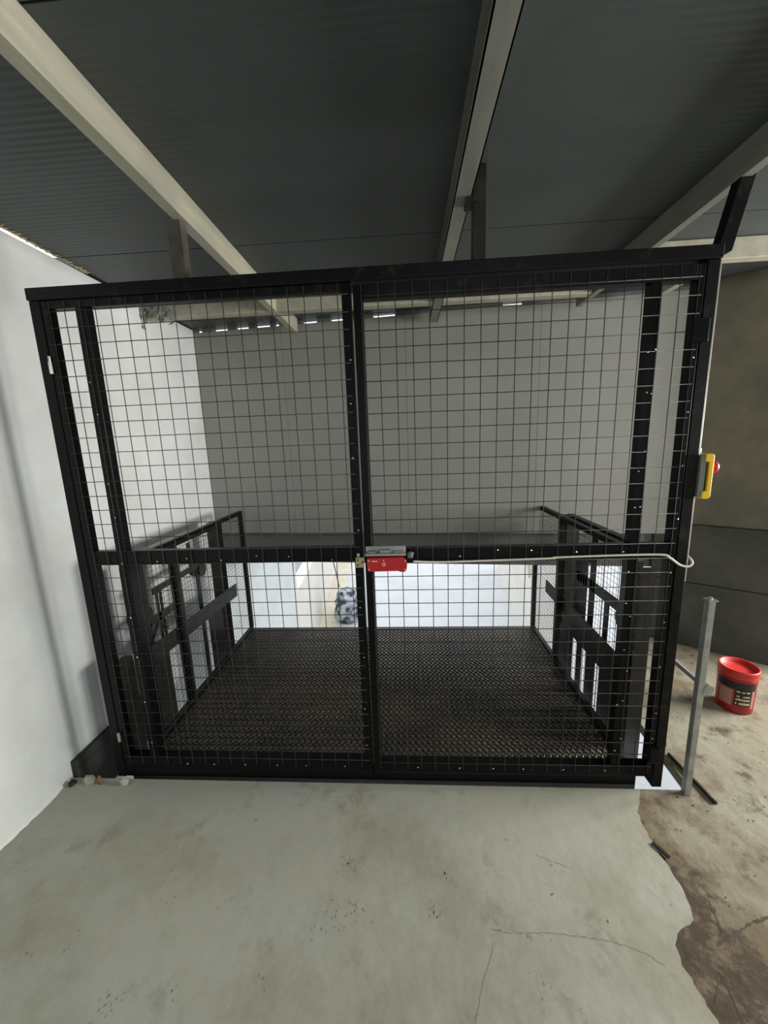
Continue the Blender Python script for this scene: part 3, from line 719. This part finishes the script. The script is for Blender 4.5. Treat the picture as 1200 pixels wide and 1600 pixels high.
# ------------------------------------------------------------------ red pail
bx, by = 1.775, 1.965
pail = thing('paint_pail', (bx, by, 0.0), 'red plastic paint pail with dark label standing on the rough floor', 'bucket')
R0 = 0.082
m = MB(); m.lathe([(0.070, 0.0), (R0 - 0.004, 0.004), (R0 - 0.003, 0.02), (R0, 0.185), (R0 + 0.002, 0.190), (R0 + 0.002, 0.196), (R0, 0.200)], (bx, by, 0.0), 40)
m.build('body', M_DARKRED, pail, smooth=True)
m = MB(); m.lathe([(R0 + 0.0005, 0.2005), (R0 + 0.004, 0.202), (R0 + 0.004, 0.215), (R0 + 0.002, 0.218), (R0 + 0.005, 0.221), (R0 + 0.005, 0.242), (R0 + 0.002, 0.248), (R0 - 0.005, 0.246), (R0 - 0.010, 0.230), (0.03, 0.226), (0.001, 0.228)], (bx, by, 0.0), 40)
m.build('lid', M_REDLID, pail, smooth=True)
def wrap(a0, a1, z0, z1, off, seg=10):
    mb = MB(); vs = []; fs = []
    for k in range(seg + 1):
        a = math.radians(a0 + (a1 - a0) * k / seg)
        for z in (z0, z1):
            r = R0 - 0.003 + (z - 0.02) / 0.165 * 0.003 + off
            vs.append((bx + r * math.cos(a), by + r * math.sin(a), z))
    for k in range(seg): fs.append((2 * k, 2 * k + 2, 2 * k + 3, 2 * k + 1))
    return mb._add(vs, fs)
CAMA = math.degrees(math.atan2(-by, -bx))          # direction of the viewer
wrap(CAMA - 60, CAMA + 62, 0.142, 0.184, 0.0008).build('label_band', M_BLACKMATT, pail)
wrap(CAMA + 0, CAMA + 50, 0.052, 0.1418, 0.0008).build('label', M_BLACKMATT, pail)
wrap(CAMA - 48, CAMA - 6, 0.045, 0.138, 0.0008).build('label', M_PINK, pail)
wrap(CAMA + 52, CAMA + 64, 0.040, 0.1418, 0.0008).build('label', M_PINK, pail)
mb = MB()
def lettering(a0, a1, z, h, n):
    for k in range(n):
        if random.random() < 0.14: continue
        b0 = a0 + (a1 - a0) * k / n
        w = wrap(b0, b0 + (a1 - a0) / n * 0.72, z, z + h * random.uniform(0.75, 1.0), 0.0014, 1)
        mb._add(w.v, w.f)
lettering(CAMA + 4, CAMA + 48, 0.131, 0.007, 3); lettering(CAMA + 6, CAMA + 46, 0.104, 0.010, 9); lettering(CAMA + 4, CAMA + 47, 0.084, 0.013, 10); lettering(CAMA + 4, CAMA + 48, 0.060, 0.015, 9)
mb.build('lettering', M_CREAM, pail, kind='stuff')

# ------------------------------------------------------------------ debris, foam and rubbish
def rock(name, c, s, mat, label, cat, group=None, seed=1):
    rnd = random.Random(seed); bm = bmesh.new(); bmesh.ops.create_icosphere(bm, subdivisions=1, radius=1)
    for v in bm.verts:
        k = 1 + rnd.uniform(-0.4, 0.25)
        v.co = Vector((v.co.x * s[0] * k, v.co.y * s[1] * k, max(v.co.z * k, -0.55) * s[2]))
    zmin = min(v.co.z for v in bm.verts)
    for v in bm.verts: v.co.z -= zmin
    me = bpy.data.meshes.new(name); bm.to_mesh(me); bm.free(); me.materials.append(mat)
    o = bpy.data.objects.new(name, me); COL.objects.link(o); o.location = c
    return tag(o, label, cat, group)
rock('rubble_chunk', (-1.315, 1.405, 0.005), (0.022, 0.016, 0.022), M_STONE, 'white stone chip at the foot of the left gate post', 'rubble', seed=3)
rock('rubble_chunk', (-1.49, 1.412, 0.005), (0.030, 0.016, 0.026), M_STONE, 'grey rubble chunk between the white wall and the left gate post', 'rubble', seed=5)
rock('rubble_chunk', (-1.44, 1.408, 0.005), (0.016, 0.012, 0.03), M_RUST, 'brown rubble chunk beside the left gate post', 'rubble', seed=8)
rock('mortar_lump', (1.16, 1.68, 0.0) if False else (1.235, 1.70, 0.0), (0.016, 0.03, 0.016), M_RUST, 'small brown mortar lump on the floor behind the galvanised tube', 'rubble', seed=11)
m = MB(); m.bar((0.905, 1.155, 0.0085), (0.878, 1.205, 0.0085), 0.012, 0.006)
tag(m.build('metal_scrap', M_BLACKMATT), 'short black scrap lying on the edge of the screed', 'scrap')

# dark kerb beam along the wall in the corner of the shaft, and the ledge under it
structure(box(LW + 0.001, -1.40, EDGE_Y + 0.002, 1.60, -0.30, -0.22).build('shaft_ledge', M_CONC), 'dark ledge between the white wall and the left gate post')
structure(box(LW + 0.001, -1.575, EDGE_Y + 0.006, 1.95, -0.2, 0.085).build('shaft_kerb', M_KERB, bevel=0.003), 'dark kerb beam at the foot of the left wall behind the gate post')
rock('rubble_chunk', (-1.565, 1.40, 0.005), (0.016, 0.02, 0.016), M_GREASE, 'black lump in the corner at the foot of the white wall', 'rubble', seed=21)
# ragged white paint and mortar along the foot of the left wall
mb = MB(); rnd = random.Random(31); y = 0.75; prev = 0.008; vs = []; fs = []
while y < EDGE_Y - 0.005:
    w_ = max(0.003, min(0.016, prev + rnd.uniform(-0.004, 0.004))); prev = w_
    vs += [(LW + 0.0005, y, 0.0052), (LW + w_, y, 0.0054), (LW + 0.0005, y, 0.008 + w_ * 0.7)]; y += 0.014
for k in range(len(vs) // 3 - 1):
    a = 3 * k; fs += [(a + 1, a + 4, a + 5, a + 2), (a, a + 3, a + 4, a + 1)]
mb._add(vs, fs)
structure(mb.build('baseboard_left', M_YARDWALL), 'ragged white mortar line at the foot of the left wall')

# foam strip fraying out along the open seam over the left wall
mb = MB(); rnd = random.Random(4)
y = 1.10
while y < 2.02:
    l_ = rnd.uniform(0.010, 0.035); h_ = rnd.uniform(0.004, 0.012)
    base = LW + 0.013
    mb._add([(base, y, Z_CEIL - 0.001), (base, y + 0.012, Z_CEIL - 0.001), (base + l_, y + rnd.uniform(-0.01, 0.02), Z_CEIL - 0.002), (base, y + 0.006, Z_CEIL - h_)],
            [(0, 1, 2), (0, 2, 3), (1, 3, 2), (0, 3, 1)])
    y += rnd.uniform(0.008, 0.016)
tag(mb.build('foam_strip', M_FOAM), 'frayed cream foam along the joint of roof and left wall', 'foam')

# torn insulation hanging on the cross beam by the left wall
mb = MB(); rnd = random.Random(9)
for k in range(46):
    c = Vector((rnd.uniform(-1.592, -1.40), 2.425 - rnd.uniform(0.0, 0.02), 2.335 + rnd.gauss(0, 0.035)))
    d = [Vector((rnd.uniform(-1, 1), rnd.uniform(-0.4, 0.3), rnd.uniform(-1, 1))).normalized() * rnd.uniform(0.012, 0.035) for _ in range(4)]
    pts = [c + q for q in d]
    pts = [Vector((max(p.x, -1.597), min(p.y, 2.428), min(p.z, 2.395))) for p in pts]
    mb._add(pts, [(0, 1, 2), (0, 2, 3), (0, 3, 1), (1, 3, 2)])
tag(mb.build('torn_insulation', M_COBWEB), 'torn grey insulation tuft on the cross beam by the left wall', 'insulation')

# sack lying in the yard
bm = bmesh.new(); bmesh.ops.create_icosphere(bm, subdivisions=4, radius=1)
rnd = random.Random(6)
from mathutils import noise as mnoise
for v in bm.verts:
    c = v.co.copy(); sx = math.copysign(abs(c.x) ** 0.6, c.x); sy = math.copysign(abs(c.y) ** 0.6, c.y); sz = math.copysign(abs(c.z) ** 0.7, c.z)
    k = 1 + 0.22 * mnoise.noise(c * 2.3) + 0.10 * mnoise.noise(c * 6)
    v.co = Vector((sx * 0.29 * k, sy * 0.36 * k, max(sz * k, -0.95) * 0.36))
zmin = min(v.co.z for v in bm.verts)
for v in bm.verts: v.co.z -= zmin
me = bpy.data.meshes.new('sack'); bm.to_mesh(me); bm.free(); me.materials.append(M_SACK)
for p in me.polygons: p.use_smooth = True
so = bpy.data.objects.new('sack', me); COL.objects.link(so); so.location = (-1.44, 8.35, Z_YARD)
tag(so, 'crumpled blue-grey sack lying in the yard by the low white wall', 'sack')
m = MB(); m.tube(smooth_path([(-1.72, 8.80, Z_YARD + 0.62), (-1.78, 9.0, Z_YARD + 0.68), (-1.9, 9.4, Z_YARD + 0.8), (-2.18, 10.2, Z_YARD + 1.2), (-2.26, 10.6, -0.995)]), 0.014, 6)
tag(m.build('rope', M_GREASE, smooth=True), 'dark rope running from the sack up to the yard wall', 'rope')
m = MB(); m.tube(smooth_path([(1.96 + 0.1097 * (y - 4.0) - 0.016, y, z) for y, z in ((7.2, -0.3), (7.25, -0.6), (7.05, -0.85), (6.95, -1.1), (6.85, -0.95), (6.95, -0.7), (6.75, -0.7), (6.6, -1.0), (6.55, -1.3))]), 0.013, 6)
tag(m.build('hose', M_DIRT, smooth=True), 'pale hose hanging in loops on the right yard wall', 'hose')
